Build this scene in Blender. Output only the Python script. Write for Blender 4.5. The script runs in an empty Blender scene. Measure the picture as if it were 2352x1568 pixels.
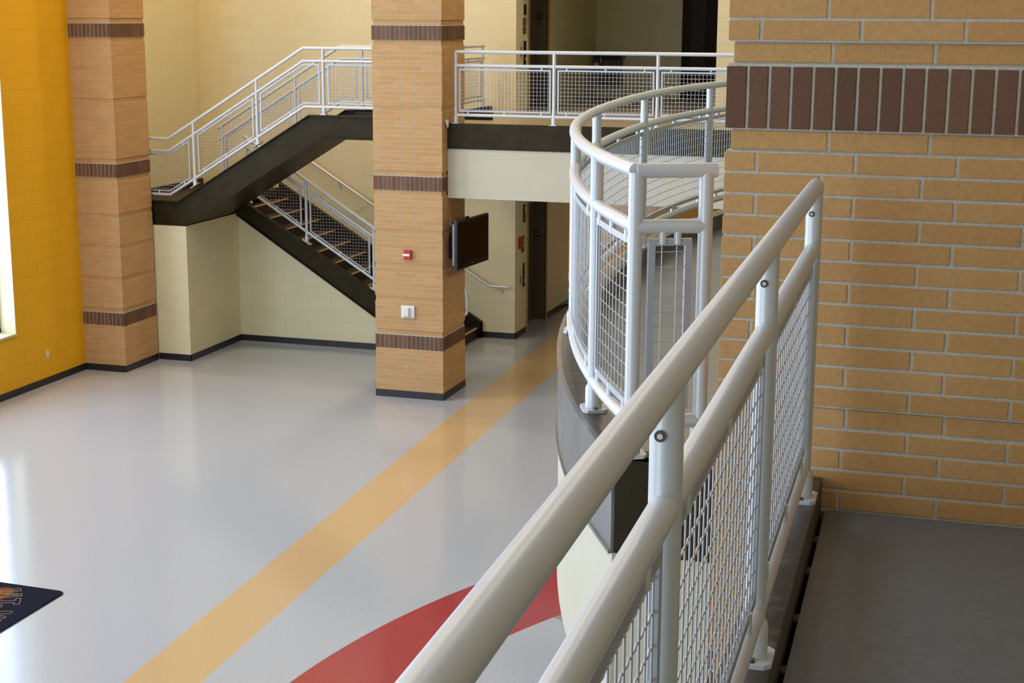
import bpy, bmesh, math, random
from mathutils import Vector, Matrix
random.seed(7)
C = bpy.context.scene.collection
# ------------------------------------------------------------------ camera
F, PITCH, ROLL, YAW, H = 3547.8, .2086, .0046, .3019, 5.324
def ray(px, py):
    X = px-1176; Y = py-784
    c, s = math.cos(-ROLL), math.sin(-ROLL); X, Y = X*c-Y*s, X*s+Y*c
    x = X/F; u = -Y/F
    cp, sp = math.cos(PITCH), math.sin(PITCH)
    fy = cp+u*sp; z = -sp+u*cp
    c, s = math.cos(YAW), math.sin(YAW)
    return Vector((x*c-fy*s, x*s+fy*c, z))
cam = bpy.data.cameras.new('camera'); co = bpy.data.objects.new('camera', cam); C.objects.link(co)
rt = (ray(1177, 784)-ray(1176, 784)).normalized(); fw = ray(1176, 784).normalized(); up = rt.cross(fw)
m = Matrix((rt, up, -fw)).transposed().to_4x4(); m.translation = (0, 0, H); co.matrix_world = m
cam.sensor_width = 36; cam.lens = F*36/2352; cam.clip_start = .05; cam.clip_end = 200
bpy.context.scene.camera = co
# ------------------------------------------------------------------ world, view
W = bpy.data.worlds.new('sky'); bpy.context.scene.world = W; W.use_nodes = True
W.node_tree.nodes['Background'].inputs[0].default_value = (.66, .81, 1.0, 1)
W.node_tree.nodes['Background'].inputs[1].default_value = 5.7
vs = bpy.context.scene.view_settings
vs.view_transform = 'Standard'; vs.look = 'None'; vs.gamma = 1; vs.use_curve_mapping = False; vs.exposure = 0.0
cy = bpy.context.scene.cycles
cy.max_bounces = 8; cy.diffuse_bounces = 5; cy.glossy_bounces = 4; cy.sample_clamp_indirect = 6; cy.caustics_reflective = False; cy.use_denoising = True
# daylight portals sit in the window openings (see window_* below) and the added skylight
TOP_Z = 11.5
def area(name, loc, size, rot, col, power, portal=False):
    l = bpy.data.lights.new(name, 'AREA'); l.shape = 'RECTANGLE'; l.size, l.size_y = size; l.color = col; l.energy = power
    if portal: l.cycles.is_portal = True
    o = bpy.data.objects.new(name, l); C.objects.link(o); o.location = loc; o.rotation_euler = rot
    return o
LW = [(14.3, 18.3), (8.8, 12.8), (3.3, 7.3), (-2.2, 1.8)]       # windows in the left wall (y ranges)
WZ0, WZ1 = .89, 10.4
for a, b in LW:
    area('window_portal', (-13.34, (a+b)/2, (WZ0+WZ1)/2), (WZ1-WZ0, b-a), (0, -math.pi/2, 0), (1, 1, 1), 1, True)
BW = [(-12.3, -8.8), (-8.4, -4.9)]                # windows in the wall behind the camera
for a, b in BW:
    area('window_portal', ((a+b)/2, -7.05, (.4+8.2)/2), (b-a, 7.8), (math.pi/2, 0, 0), (1, 1, 1), 1, True)
SKY = (-9.2, -5.6, 2.0, 9.0)                                    # unseen skylight added to light the floor and rails from above
area('added_skylight_portal', ((SKY[0]+SKY[1])/2, (SKY[2]+SKY[3])/2, TOP_Z+.25), (SKY[1]-SKY[0], SKY[3]-SKY[2]), (0, 0, 0), (1, 1, 1), 1, True)
# ------------------------------------------------------------------ materials
def mat(name, col, rough=.6, metal=0, spec=.5, coat=0):
    m = bpy.data.materials.new(name); m.use_nodes = True; n = m.node_tree.nodes['Principled BSDF']
    n.inputs['Base Color'].default_value = (*col, 1); n.inputs['Roughness'].default_value = rough
    n.inputs['Metallic'].default_value = metal; n.inputs['Specular IOR Level'].default_value = spec
    if coat: n.inputs['Coat Weight'].default_value = coat; n.inputs['Coat Roughness'].default_value = .08
    return m
def s2l(r, g, b):
    f = lambda c: (c/255/12.92) if c <= 10.31 else ((c/255+.055)/1.055)**2.4
    return (f(r), f(g), f(b))
def nt(m): return m.node_tree.nodes, m.node_tree.links, m.node_tree.nodes['Principled BSDF']
def noise_mix(m, c1, c2, scale, detail=4, lo=.35, hi=.65, coord='Object'):
    N, L, P = nt(m)
    tc = N.new('ShaderNodeTexCoord'); no = N.new('ShaderNodeTexNoise'); no.inputs['Scale'].default_value = scale; no.inputs['Detail'].default_value = detail
    L.new(tc.outputs[coord], no.inputs['Vector'])
    cr = N.new('ShaderNodeValToRGB'); cr.color_ramp.elements[0].position = lo; cr.color_ramp.elements[1].position = hi
    cr.color_ramp.elements[0].color = (*c1, 1); cr.color_ramp.elements[1].color = (*c2, 1)
    L.new(no.outputs['Fac'], cr.inputs['Fac']); L.new(cr.outputs['Color'], P.inputs['Base Color'])
    return no, cr
def bump(m, height_socket, strength, dist):
    N, L, P = nt(m); b = N.new('ShaderNodeBump'); b.inputs['Strength'].default_value = strength; b.inputs['Distance'].default_value = dist
    L.new(height_socket, b.inputs['Height']); L.new(b.outputs['Normal'], P.inputs['Normal'])
M = {}
# fired clay bricks: each brick (mesh island) gets its own tone, with dark iron specks
def brick_mat(name, ca, cb, cc, speck):
    m = mat(name, ca, .78); N, L, P = nt(m)
    g = N.new('ShaderNodeNewGeometry'); cr = N.new('ShaderNodeValToRGB')
    cr.color_ramp.elements[0].color = (*ca, 1); cr.color_ramp.elements[1].color = (*cb, 1)
    e = cr.color_ramp.elements.new(.6); e.color = (*cc, 1)
    L.new(g.outputs['Random Per Island'], cr.inputs['Fac'])
    tc = N.new('ShaderNodeTexCoord'); no = N.new('ShaderNodeTexNoise'); no.inputs['Scale'].default_value = 420; no.inputs['Detail'].default_value = 2
    L.new(tc.outputs['Object'], no.inputs['Vector'])
    sp = N.new('ShaderNodeValToRGB'); sp.color_ramp.elements[0].position = .30; sp.color_ramp.elements[1].position = .40
    sp.color_ramp.elements[0].color = (*speck, 1); sp.color_ramp.elements[1].color = (1, 1, 1, 1)
    L.new(no.outputs['Fac'], sp.inputs['Fac'])
    mx = N.new('ShaderNodeMix'); mx.data_type = 'RGBA'; mx.blend_type = 'MULTIPLY'; mx.inputs['Factor'].default_value = 1
    L.new(cr.outputs['Color'], mx.inputs['A']); L.new(sp.outputs['Color'], mx.inputs['B'])
    n2 = N.new('ShaderNodeTexNoise'); n2.inputs['Scale'].default_value = 45; n2.inputs['Detail'].default_value = 5
    L.new(tc.outputs['Object'], n2.inputs['Vector'])
    c2 = N.new('ShaderNodeValToRGB'); c2.color_ramp.elements[0].position = .3; c2.color_ramp.elements[1].position = .7
    c2.color_ramp.elements[0].color = (.90, .90, .90, 1); c2.color_ramp.elements[1].color = (1.07, 1.06, 1.04, 1)
    L.new(n2.outputs['Fac'], c2.inputs['Fac'])
    m2 = N.new('ShaderNodeMix'); m2.data_type = 'RGBA'; m2.blend_type = 'MULTIPLY'; m2.inputs['Factor'].default_value = 1
    L.new(mx.outputs['Result'], m2.inputs['A']); L.new(c2.outputs['Color'], m2.inputs['B'])
    L.new(m2.outputs['Result'], P.inputs['Base Color']); bump(m, no.outputs['Fac'], .25, .0015)
    return m
M['brick'] = brick_mat('buff_brick', (.505, .270, .092), (.555, .313, .118), (.53, .290, .105), (.45, .34, .22))
M['soldier'] = brick_mat('brown_brick', (.105, .046, .023), (.15, .072, .038), (.13, .059, .030), (2.0, 2.0, 1.8))
M['mortar'] = mat('mortar', (.42, .38, .31), .9); no, _ = noise_mix(M['mortar'], (.43, .40, .34), (.56, .525, .46), 120); bump(M['mortar'], no.outputs['Fac'], .5, .002)
# painted concrete block, joints drawn in metres through the box-projected UV
def block_mat(name, col, joint, w=.4064, h=.2032, rough=.55, jd=.25):
    m = mat(name, col, rough, spec=.35); N, L, P = nt(m)
    tc = N.new('ShaderNodeTexCoord'); b = N.new('ShaderNodeTexBrick'); b.inputs['Scale'].default_value = 1
    b.inputs['Brick Width'].default_value = w; b.inputs['Row Height'].default_value = h; b.inputs['Mortar Size'].default_value = .0045
    b.inputs['Mortar Smooth'].default_value = .4
    b.inputs['Color1'].default_value = (*col, 1); b.inputs['Color2'].default_value = (col[0]*.97, col[1]*.965, col[2]*.96, 1); b.inputs['Mortar'].default_value = (*joint, 1)
    L.new(tc.outputs['UV'], b.inputs['Vector']); L.new(b.outputs['Color'], P.inputs['Base Color'])
    no = N.new('ShaderNodeTexNoise'); no.inputs['Scale'].default_value = 90; no.inputs['Detail'].default_value = 6; L.new(tc.outputs['Object'], no.inputs['Vector'])
    ad = N.new('ShaderNodeMath'); ad.operation = 'MULTIPLY_ADD'; ad.inputs[1].default_value = -1.0
    sc = N.new('ShaderNodeMath'); sc.operation = 'MULTIPLY'; sc.inputs[1].default_value = .35; L.new(no.outputs['Fac'], sc.inputs[0])
    L.new(b.outputs['Fac'], ad.inputs[0]); L.new(sc.outputs[0], ad.inputs[2]); bump(m, ad.outputs[0], jd, .004)
    return m
M['cream'] = block_mat('cream_block', (.74, .67, .43), (.68, .605, .38))
M['yellow'] = block_mat('yellow_block', (.76, .40, .010), (.66, .34, .008))
M['plaster'] = mat('cream_plaster', (.55, .50, .38), .6, spec=.3); no, _ = noise_mix(M['plaster'], (.545, .495, .375), (.565, .515, .395), 3)
M['orange'] = mat('orange_paint', (.46, .19, .02), .7)
M['base'] = mat('cove_base_rubber', (.014, .014, .018), .35)
M['bronze'] = mat('bronze_painted_steel', (.022, .017, .009), .42, spec=.10); noise_mix(M['bronze'], (.027, .020, .008), (.037, .028, .011), 6)
M['curbsteel'] = mat('curb_steel', (.06, .045, .035), .38, spec=.6); no, cr = noise_mix(M['curbsteel'], (.028, .018, .011), (.10, .09, .085), 14, 8, .5, .78); bump(M['curbsteel'], no.outputs['Fac'], .15, .004)
M['fascia'] = mat('fascia_steel', (.10, .095, .09), .30, spec=.7); no, cr = noise_mix(M['fascia'], (.095, .090, .085), (.14, .135, .13), 5, 6)
M['alu'] = mat('satin_aluminium', (.60, .615, .635), .36, metal=.2)
N_, L_, P_ = nt(M['alu']); t_ = N_.new('ShaderNodeTexCoord'); n_ = N_.new('ShaderNodeTexNoise'); n_.inputs['Scale'].default_value = 350; L_.new(t_.outputs['Object'], n_.inputs['Vector']); bump(M['alu'], n_.outputs['Fac'], .04, .001)
M['frame'] = mat('grey_panel_frame', (.42, .43, .46), .42, metal=.35)
M['wire'] = mat('galvanised_wire', (.50, .51, .54), .38, metal=.5)
M['screw'] = mat('dark_screw', (.10, .07, .06), .35, metal=.6)
M['deck'] = mat('deck_grey', (.20, .20, .20), .3, spec=.6); no, _ = noise_mix(M['deck'], (.13, .136, .146), (.155, .162, .172), 30, 8); bump(M['deck'], no.outputs['Fac'], .1, .002)
M['tandeck'] = mat('tan_vinyl', (.33, .285, .21), .4)
M['dark'] = mat('gap_shade', (.01, .009, .008), .8)  # near-black colour standing in for shade in the curb slot
M['tread'] = mat('stair_tread_rubber', (.020, .014, .009), .6)
M['nosing'] = mat('tan_nosing', (.50, .34, .14), .5)
M['black'] = mat('black_plastic', (.006, .006, .007), .25)
M['screen'] = mat('tv_screen', (.006, .003, .002), .12, spec=.25)
M['tvback'] = mat('tv_back', (.18, .19, .24), .4)
M['white'] = mat('white_plastic', (.72, .72, .72), .4)
M['clear'] = mat('strobe_lens', (.85, .85, .85), .1)
M['red'] = mat('red_plastic', (.50, .012, .02), .35)
M['doorwood'] = mat('dark_door', (.03, .013, .006), .6, spec=.15)
M['doorsteel'] = mat('elevator_door', (.10, .075, .045), .4)
M['tanframe'] = mat('tan_door_frame', (.38, .28, .14), .5)
M['steel'] = mat('stainless', (.55, .54, .52), .3, metal=.9)
M['winframe'] = mat('window_frame_grey', (.35, .35, .40), .4, metal=.3)
M['matrug'] = mat('mat_navy', (.010, .012, .022), 1, spec=.03); noise_mix(M['matrug'], (.006, .007, .014), (.018, .018, .030), 400)
M['thread'] = mat('mat_lettering', (.34, .24, .14), 1, spec=.05)
M['matorange'] = mat('mat_orange', (.14, .035, .008), 1, spec=.03)
M['ceil'] = mat('ceiling_white', (.74, .73, .70), .8)
M['glass'] = mat('window_glass', (1, 1, 1), .0); g_ = nt(M['glass'])[2]; g_.inputs['Transmission Weight'].default_value = 1; g_.inputs['IOR'].default_value = 1.02
M['lamp'] = mat('lamp_diffuser', (1, 1, 1), .5); g_ = nt(M['lamp'])[2]; g_.inputs['Emission Color'].default_value = (1, .82, .55, 1); g_.inputs['Emission Strength'].default_value = 6
M['yplate'] = mat('ivory_outlet', (.62, .56, .42), .4)
M['paper'] = mat('crumpled_film', (.62, .60, .56), .5)
# lobby floor: grey vinyl tile, tan stripe and red ring laid in the floor
def floor_mat():
    m = mat('lobby_vinyl', (.45, .45, .45), .14, spec=.5); N, L, P = nt(m)
    tc = N.new('ShaderNodeTexCoord'); sx = N.new('ShaderNodeSeparateXYZ'); L.new(tc.outputs['Object'], sx.inputs[0]); X, Y = sx.outputs[0], sx.outputs[1]
    def ma(op, a, b=None, c=None):
        n = N.new('ShaderNodeMath'); n.operation = op
        for i, v in enumerate((a, b, c)):
            if v is None: continue
            if isinstance(v, (int, float)): n.inputs[i].default_value = v
            else: L.new(v, n.inputs[i])
        return n.outputs[0]
    def mix(f, a, b):
        n = N.new('ShaderNodeMix'); n.data_type = 'RGBA'; L.new(f, n.inputs['Factor'])
        for k, v in (('A', a), ('B', b)):
            if isinstance(v, tuple): n.inputs[k].default_value = (*v, 1)
            else: L.new(v, n.inputs[k])
        return n.outputs['Result']
    no = N.new('ShaderNodeTexNoise'); no.inputs['Scale'].default_value = 55; no.inputs['Detail'].default_value = 6; L.new(tc.outputs['Object'], no.inputs['Vector'])
    def two(a, b):
        cr = N.new('ShaderNodeValToRGB'); cr.color_ramp.elements[0].position = .35; cr.color_ramp.elements[1].position = .65
        cr.color_ramp.elements[0].color = (*a, 1); cr.color_ramp.elements[1].color = (*b, 1); L.new(no.outputs['Fac'], cr.inputs['Fac']); return cr.outputs['Color']
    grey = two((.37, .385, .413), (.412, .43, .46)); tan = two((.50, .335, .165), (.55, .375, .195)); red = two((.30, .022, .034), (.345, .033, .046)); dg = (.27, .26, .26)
    left = ma('MULTIPLY_ADD', Y, -.0355, -6.127); right = ma('MULTIPLY_ADD', Y, -.0267, -5.608)
    st = ma('MULTIPLY', ma('GREATER_THAN', X, left), ma('LESS_THAN', X, right))
    d1 = ma('SQRT', ma('ADD', ma('POWER', ma('SUBTRACT', X, 2.865), 2), ma('POWER', ma('SUBTRACT', Y, 9.746), 2)))
    d2 = ma('SQRT', ma('ADD', ma('POWER', ma('SUBTRACT', X, 2.6), 2), ma('POWER', ma('SUBTRACT', Y, 9.35), 2)))
    ring = ma('MULTIPLY', ma('LESS_THAN', d1, 8.113), ma('GREATER_THAN', d2, 6.97))
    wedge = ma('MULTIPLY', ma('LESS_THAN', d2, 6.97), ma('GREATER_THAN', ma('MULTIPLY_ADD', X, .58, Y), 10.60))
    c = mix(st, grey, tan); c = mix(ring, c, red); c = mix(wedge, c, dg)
    # faint 12 inch tile joints
    b = N.new('ShaderNodeTexBrick'); b.offset = 0; b.inputs['Scale'].default_value = 1; b.inputs['Brick Width'].default_value = .3048; b.inputs['Row Height'].default_value = .3048; b.inputs['Mortar Size'].default_value = .0012
    mp = N.new('ShaderNodeMapping'); mp.inputs['Rotation'].default_value = (0, 0, .03); L.new(tc.outputs['Object'], mp.inputs['Vector']); L.new(mp.outputs['Vector'], b.inputs['Vector'])
    n = N.new('ShaderNodeMix'); n.data_type = 'RGBA'; n.blend_type = 'MULTIPLY'; f = ma('MULTIPLY', b.outputs['Fac'], .12); L.new(f, n.inputs['Factor']); L.new(c, n.inputs['A']); n.inputs['B'].default_value = (.4, .4, .4, 1)
    L.new(n.outputs['Result'], P.inputs['Base Color'])
    n2 = N.new('ShaderNodeTexNoise'); n2.inputs['Scale'].default_value = 1.3; n2.inputs['Detail'].default_value = 3; L.new(tc.outputs['Object'], n2.inputs['Vector'])
    bump(m, n2.outputs['Fac'], .12, .02)
    return m
M['floor'] = floor_mat()
# ------------------------------------------------------------------ mesh helpers
class MB:
    def __init__(s): s.v = []; s.f = []
    def box(s, x0, x1, y0, y1, z0, z1):
        n = len(s.v); s.v += [(x, y, z) for z in (z0, z1) for y in (y0, y1) for x in (x0, x1)]
        s.f += [(n, n+2, n+3, n+1), (n+4, n+5, n+7, n+6), (n, n+1, n+5, n+4), (n+2, n+6, n+7, n+3), (n, n+4, n+6, n+2), (n+1, n+3, n+7, n+5)]
        return s
    def hexa(s, lo, hi):            # 4 lower points (ccw) and 4 upper points
        n = len(s.v); s.v += list(lo)+list(hi)
        s.f += [(n+3, n+2, n+1, n), (n+4, n+5, n+6, n+7)]+[(n+i, n+(i+1) % 4, n+4+(i+1) % 4, n+4+i) for i in range(4)]
        return s
    def prism(s, poly, y0, y1):     # polygon in (x, z), extruded along y
        n = len(s.v); k = len(poly); s.v += [(x, y0, z) for x, z in poly]+[(x, y1, z) for x, z in poly]
        s.f += [tuple(range(n, n+k)), tuple(range(n+2*k-1, n+k-1, -1))]+[(n+i, n+k+i, n+k+(i+1) % k, n+(i+1) % k) for i in range(k)]
        return s
    def plan(s, poly, z0, z1):      # polygon in (x, y), extruded up
        n = len(s.v); k = len(poly); s.v += [(x, y, z0) for x, y in poly]+[(x, y, z1) for x, y in poly]
        s.f += [tuple(range(n+k-1, n-1, -1)), tuple(range(n+k, n+2*k))]+[(n+i, n+(i+1) % k, n+k+(i+1) % k, n+k+i) for i in range(k)]
        return s
    def tube(s, pts, r, n=16, cap=True, r2=None):
        P = [Vector(p) for p in pts]; rings = []; k = len(P)
        d0 = (P[1]-P[0]).normalized(); a = Vector((0, 0, 1)) if abs(d0.z) < .9 else Vector((1, 0, 0))
        u = (a-d0*a.dot(d0)).normalized()
        for i in range(k):
            din = (P[i]-P[i-1]).normalized() if i else (P[1]-P[0]).normalized()
            do = (P[i+1]-P[i]).normalized() if i < k-1 else din
            t = (din+do).normalized(); u = (u-din*u.dot(din)).normalized(); v = din.cross(u)
            rr = r if r2 is None else r+(r2-r)*i/(k-1)
            ring = []
            for j in range(n):
                an = 2*math.pi*j/n; q = (u*math.cos(an)+v*math.sin(an))*rr
                q = q-din*(q.dot(t)/max(.2, din.dot(t))); ring.append(P[i]+q)
            rings.append(ring); u = (u-do*u.dot(do)).normalized()
        b = len(s.v); s.v += [tuple(q) for R in rings for q in R]
        for i in range(k-1):
            for j in range(n): s.f.append((b+i*n+j, b+i*n+(j+1) % n, b+(i+1)*n+(j+1) % n, b+(i+1)*n+j))
        if cap: s.f += [tuple(b+j for j in reversed(range(n))), tuple(b+(k-1)*n+j for j in range(n))]
        return s
    def flat(s, pts, h, t):         # flat bar swept along pts: half height h (vertical), half thickness t
        P = [Vector(p) for p in pts]; b = len(s.v); k = len(P)
        for i in range(k):
            d = (P[min(i+1, k-1)]-P[max(i-1, 0)]); d.z = 0; d.normalize(); nn = Vector((-d.y, d.x, 0)); Z = Vector((0, 0, 1))
            s.v += [tuple(P[i]+nn*a*t+Z*c*h) for a, c in ((-1, -1), (1, -1), (1, 1), (-1, 1))]
        for i in range(k-1):
            for j in range(4): s.f.append((b+i*4+j, b+i*4+(j+1) % 4, b+i*4+4+(j+1) % 4, b+i*4+4+j))
        s.f += [(b+3, b+2, b+1, b), tuple(b+(k-1)*4+j for j in range(4))]
        return s
    def lathe(s, prof, x, y, z, n=24):
        b = len(s.v); k = len(prof)
        for r, h in prof: s.v += [(x+r*math.cos(2*math.pi*j/n), y+r*math.sin(2*math.pi*j/n), z+h) for j in range(n)]
        for i in range(k-1):
            for j in range(n): s.f.append((b+i*n+j, b+i*n+(j+1) % n, b+(i+1)*n+(j+1) % n, b+(i+1)*n+j))
        s.f += [tuple(b+j for j in reversed(range(n))), tuple(b+(k-1)*n+j for j in range(n))]
        return s
    def build(s, name, m, parent=None, smooth=False, kind=None, label=None, cat=None, group=None, loc=None, fix=True, bev=0):
        me = bpy.data.meshes.new(name); L0 = Vector(loc) if loc else Vector((0, 0, 0))
        me.from_pydata([tuple(Vector(v)-L0) for v in s.v] if loc else s.v, [], s.f)
        if fix:
            bm = bmesh.new(); bm.from_mesh(me); bmesh.ops.recalc_face_normals(bm, faces=bm.faces); bm.to_mesh(me); bm.free()
        uv = me.uv_layers.new(name='UVMap').data
        for p in me.polygons:
            nx, ny, nz = (abs(c) for c in p.normal)
            for li in p.loop_indices:
                c = me.vertices[me.loops[li].vertex_index].co+L0
                uv[li].uv = (c.y, c.z) if nx >= ny and nx >= nz else ((c.x, c.z) if ny >= nz else (c.x, c.y))
        if smooth:
            for p in me.polygons: p.use_smooth = True
            try: me.set_sharp_from_angle(angle=math.radians(38))
            except Exception: pass
        me.materials.append(M[m] if isinstance(m, str) else m)
        o = bpy.data.objects.new(name, me); C.objects.link(o); o.parent = parent
        if loc: o.location = L0
        if bev:
            b = o.modifiers.new('bevel', 'BEVEL'); b.width = bev; b.segments = 2; b.limit_method = 'ANGLE'
        if kind: o['kind'] = kind
        if label: o['label'] = label
        if cat: o['category'] = cat
        if group: o['group'] = group
        return o
def root(name, label, cat, group=None):
    o = bpy.data.objects.new(name, None); C.objects.link(o); o['label'] = label; o['category'] = cat
    if group: o['group'] = group
    return o
def struct(name, mb, m, parent=None, label=None): 
    o = mb.build(name, m, parent)
    if parent is None: o['kind'] = 'structure'
    if label: o['label'] = label
    return o
# ------------------------------------------------------------------ levels
DK = 3.755; CB = 3.863; CHB = 3.518; BK = 2.84; TOP = 11.5
c_ = .06773
B1, T1 = .7074, .7074+3*c_
B2 = T1+30*c_; T2 = B2+3*c_; B3 = T2+27*c_; T3 = B3+3*c_
# ------------------------------------------------------------------ floor, ceiling, walls
struct('floor', MB().box(-15, 5, -8, 32, -.2, 0), 'floor')
struct('ceiling', MB().box(-14, SKY[0], -8, 24.4, TOP, TOP+.2).box(SKY[1], 5, -8, 24.4, TOP, TOP+.2).box(SKY[0], SKY[1], -8, SKY[2], TOP, TOP+.2).box(SKY[0], SKY[1], SKY[3], 24.4, TOP, TOP+.2), 'ceil')
sk_ = MB()
for k in range(5): yy = SKY[2]+(SKY[3]-SKY[2])*k/4; sk_.box(SKY[0], SKY[1], yy-.03, yy+.03, TOP+.02, TOP+.12)
struct('window_9', sk_.box(-7.43, -7.37, SKY[2], SKY[3], TOP+.02, TOP+.12), 'winframe')  # bars of the added skylight
struct('walkway_shade_slab', MB().box(.0, 3.9, -7, 5.75, 7.3, 7.5), 'ceil')  # unseen slab added to shade the pier and darken it rightwards
struct('ceiling_alcove', MB().box(-9, -3.5, 24.25, 30, 6.4, 6.6), 'ceil')
wl = MB(); ys = [-7.4]+[v for w in reversed(LW) for v in w]+[20.02]
for i in range(0, len(ys), 2): wl.box(-13.33, -13.03, ys[i], ys[i+1], 0, TOP)
for a, b in LW: wl.box(-13.33, -13.03, a, b, 0, WZ0-.02); wl.box(-13.33, -13.03, a, b, WZ1, TOP)
struct('wall_left', wl, 'yellow')
# cream window linings and glazing
for i, (a, b) in enumerate(LW):
    mb = MB().box(-13.34, -13.025, b-.012, b, WZ0, WZ1).box(-13.34, -13.025, a, a+.012, WZ0, WZ1).box(-13.34, -13.025, a, b, WZ1-.012, WZ1)
    w = struct('window_%d' % (i+1), mb, 'cream')
    MB().box(-13.36, -13.01, a, b, WZ0-.03, WZ0).build('window_sill', 'plaster', w)
    fr = MB()
    for k in range(4):
        yy = a+(b-a)*k/3; y0 = min(max(yy-.03, a+.012), b-.072); fr.box(-13.34, -13.27, y0, y0+.06, WZ0, WZ1-.012)
    for zz in (WZ0, 3.1, 5.4, WZ1-.08): fr.box(-13.34, -13.27, a, b, zz, zz+.06)
    fr.build('window_frame', 'winframe', w)
# wall behind the camera with its windows
wf = MB(); xs = [-13.4]+[v for w in BW for v in w]+[4.2]
for i in range(0, len(xs), 2): wf.box(xs[i], xs[i+1], -7.3, -7.0, 0, TOP)
for a, b in BW: wf.box(a, b, -7.3, -7.0, 0, .4); wf.box(a, b, -7.3, -7.0, 8.2, TOP)
struct('wall_front', wf, 'cream')
for i, (a, b) in enumerate(BW):
    fr = MB()
    for k in range(4):
        xx = min(max(a+(b-a)*k/3-.03, a), b-.06); fr.box(xx, xx+.06, -7.2, -7.1, .4, 8.2)
    for zz in (.4, 2.9, 5.5, 8.14): fr.box(a, b, -7.2, -7.1, zz, zz+.06)
    struct('window_%d' % (i+5), fr, 'winframe')
struct('wall_right', MB().box(3.9, 4.2, -7.3, 32, 0, TOP), 'cream')
# stairwell and elevator block
struct('wall_stairwell', MB().box(-13.45, -13.25, 20.9, 24.4, 0, TOP), 'cream')
struct('wall_back', MB().box(-13.45, -7.49, 24.2, 24.4, 0, TOP).box(-8.4, -7.49, 24.4, 24.93, 0, TOP), 'cream')
struct('wall_back_right', MB().box(-4.235, 4.2, 24.2, 24.4, DK-.25, TOP).box(-7.49, -4.235, 24.2, 24.4, 6.4, TOP), 'cream')
ew = MB().box(-7.7, -7.49, 26.05, 29.5, DK, 6.5).box(-7.7, -7.49, 24.93, 26.05, DK+2.2, 6.5).box(-7.80, -7.60, 26.05, 26.25, DK, 6.5)
ew.box(-7.7, -7.49, 26.05, 27.6, 0, DK-.25).box(-7.7, -7.49, 24.93, 26.05, 2.2, DK-.25)
struct('wall_elevator', ew, 'cream')
struct('wall_alcove_back', MB().box(-7.7, -4.2, 29.4, 29.6, DK, 6.5), 'cream')
struct('wall_alcove_right', MB().box(-4.235, -4.0, 24.4, 29.6, DK, 6.5), 'cream')
struct('wall_lower_orange', MB().box(-10, 4, 29.4, 29.6, 0, DK), 'orange')
struct('wall_stub', MB().box(-12.40, -11.79, 21.0, 22.72, 0, 2.119), 'cream')
struct('wall_stair_side', MB().prism([(-11.79, 0), (-11.79, 2.10), (-8.66, .09), (-8.66, 0)], 22.70, 22.9), 'cream')
struct('wall_lobby_behind_pier', MB().box(-1.2, 4.0, 14.2, 14.4, 0, TOP), 'cream')
# baseboards
def bb(name, segs):
    mb = MB()
    for x0, x1, y0, y1 in segs: mb.box(x0, x1, y0, y1, 0, .10)
    struct(name, mb, 'base')
bb('baseboard_left', [(-13.03, -13.02, -7, 20.0)])
bb('baseboard_stub', [(-12.34, -11.78, 20.99, 21.0), (-11.79, -11.78, 20.99, 22.70), (-11.79, -8.9, 22.69, 22.70)])
bb('baseboard_back', [(-8.08, -7.48, 24.19, 24.2), (-7.49, -7.48, 24.19, 24.83)])
bb('baseboard_elevator', [(-7.49, -7.48, 26.12, 27.6), (-7.7, -7.49, 27.6, 27.61)])
# ------------------------------------------------------------------ brick work
def courses(zt):
    out = [('n', 0+i*((B1)/11), B1/11, i % 2) for i in range(11)]
    for i in range(30): out.append(('r' if 29-i in (0, 8, 15, 22, 29) else 'n', T1+i*c_, c_, (i+(1 if i in (22,) else 0)) % 2))
    for i in range(27): out.append(('r' if i in (0, 13, 26) else 'n', T2+i*c_, c_, i % 2))
    i = 0; z = T3
    while z < zt: out.append(('r' if i in (0, 13, 27, 40) else 'n', z, c_, i % 2)); z += c_; i += 1
    return [q for q in out if q[1] < zt-.01]
def ring(mb, x0, x1, y0, y1, z, h, par, faces, j=.0095):
    """one course of bricks around a rectangle; every brick its own block"""
    z0, z1 = z+j/2, z+h-j/2; L = .3048; T = .092
    def run(a, b, first):
        out = []; p = a; q = a+(first if first else L)
        while p < b-.01:
            e = min(q, b); 
            if b-e < .03: e = b
            out.append((p+(j/2 if p > a else 0), e-(j/2 if e < b else 0))); p = e; q = p+L
        return out
    fi = .1016 if par else .3048
    if 'f' in faces:
        for a, b in run(x0, x1, fi): mb.box(a, b, y0, y0+T, z0, z1)
    if 'r' in faces:
        for a, b in run(y0+T+j, y1, .2032 if par else .3048): mb.box(x1-T, x1, a, b, z0, z1)
    if 'l' in faces:
        for a, b in run(y0+T+j, y1, .2032 if par else .3048): mb.box(x0, x0+T, a, b, z0, z1)
    if 'b' in faces:
        for a, b in run(x0+T+j, x1-T-j, fi): mb.box(a, b, y1-T, y1, z0, z1)
def soldiers(x0, x1, y0, y1, z, h, faces, j=.009):
    mb = MB(); z0, z1 = z+.003, z+h-j; T = .092
    def run(a, b):
        k = max(1, round((b-a)/c_)); w = (b-a)/k
        return [(a+i*w+(j/2 if i else 0), a+(i+1)*w-(j/2 if i < k-1 else 0)) for i in range(k)]
    if 'f' in faces:
        for a, b in run(x0, x1): mb.box(a, b, y0, y0+T, z0, z1)
    if 'r' in faces:
        for a, b in run(y0+T+j, y1): mb.box(x1-T, x1, a, b, z0, z1)
    if 'l' in faces:
        for a, b in run(y0+T+j, y1): mb.box(x0, x0+T, a, b, z0, z1)
    return mb
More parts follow.
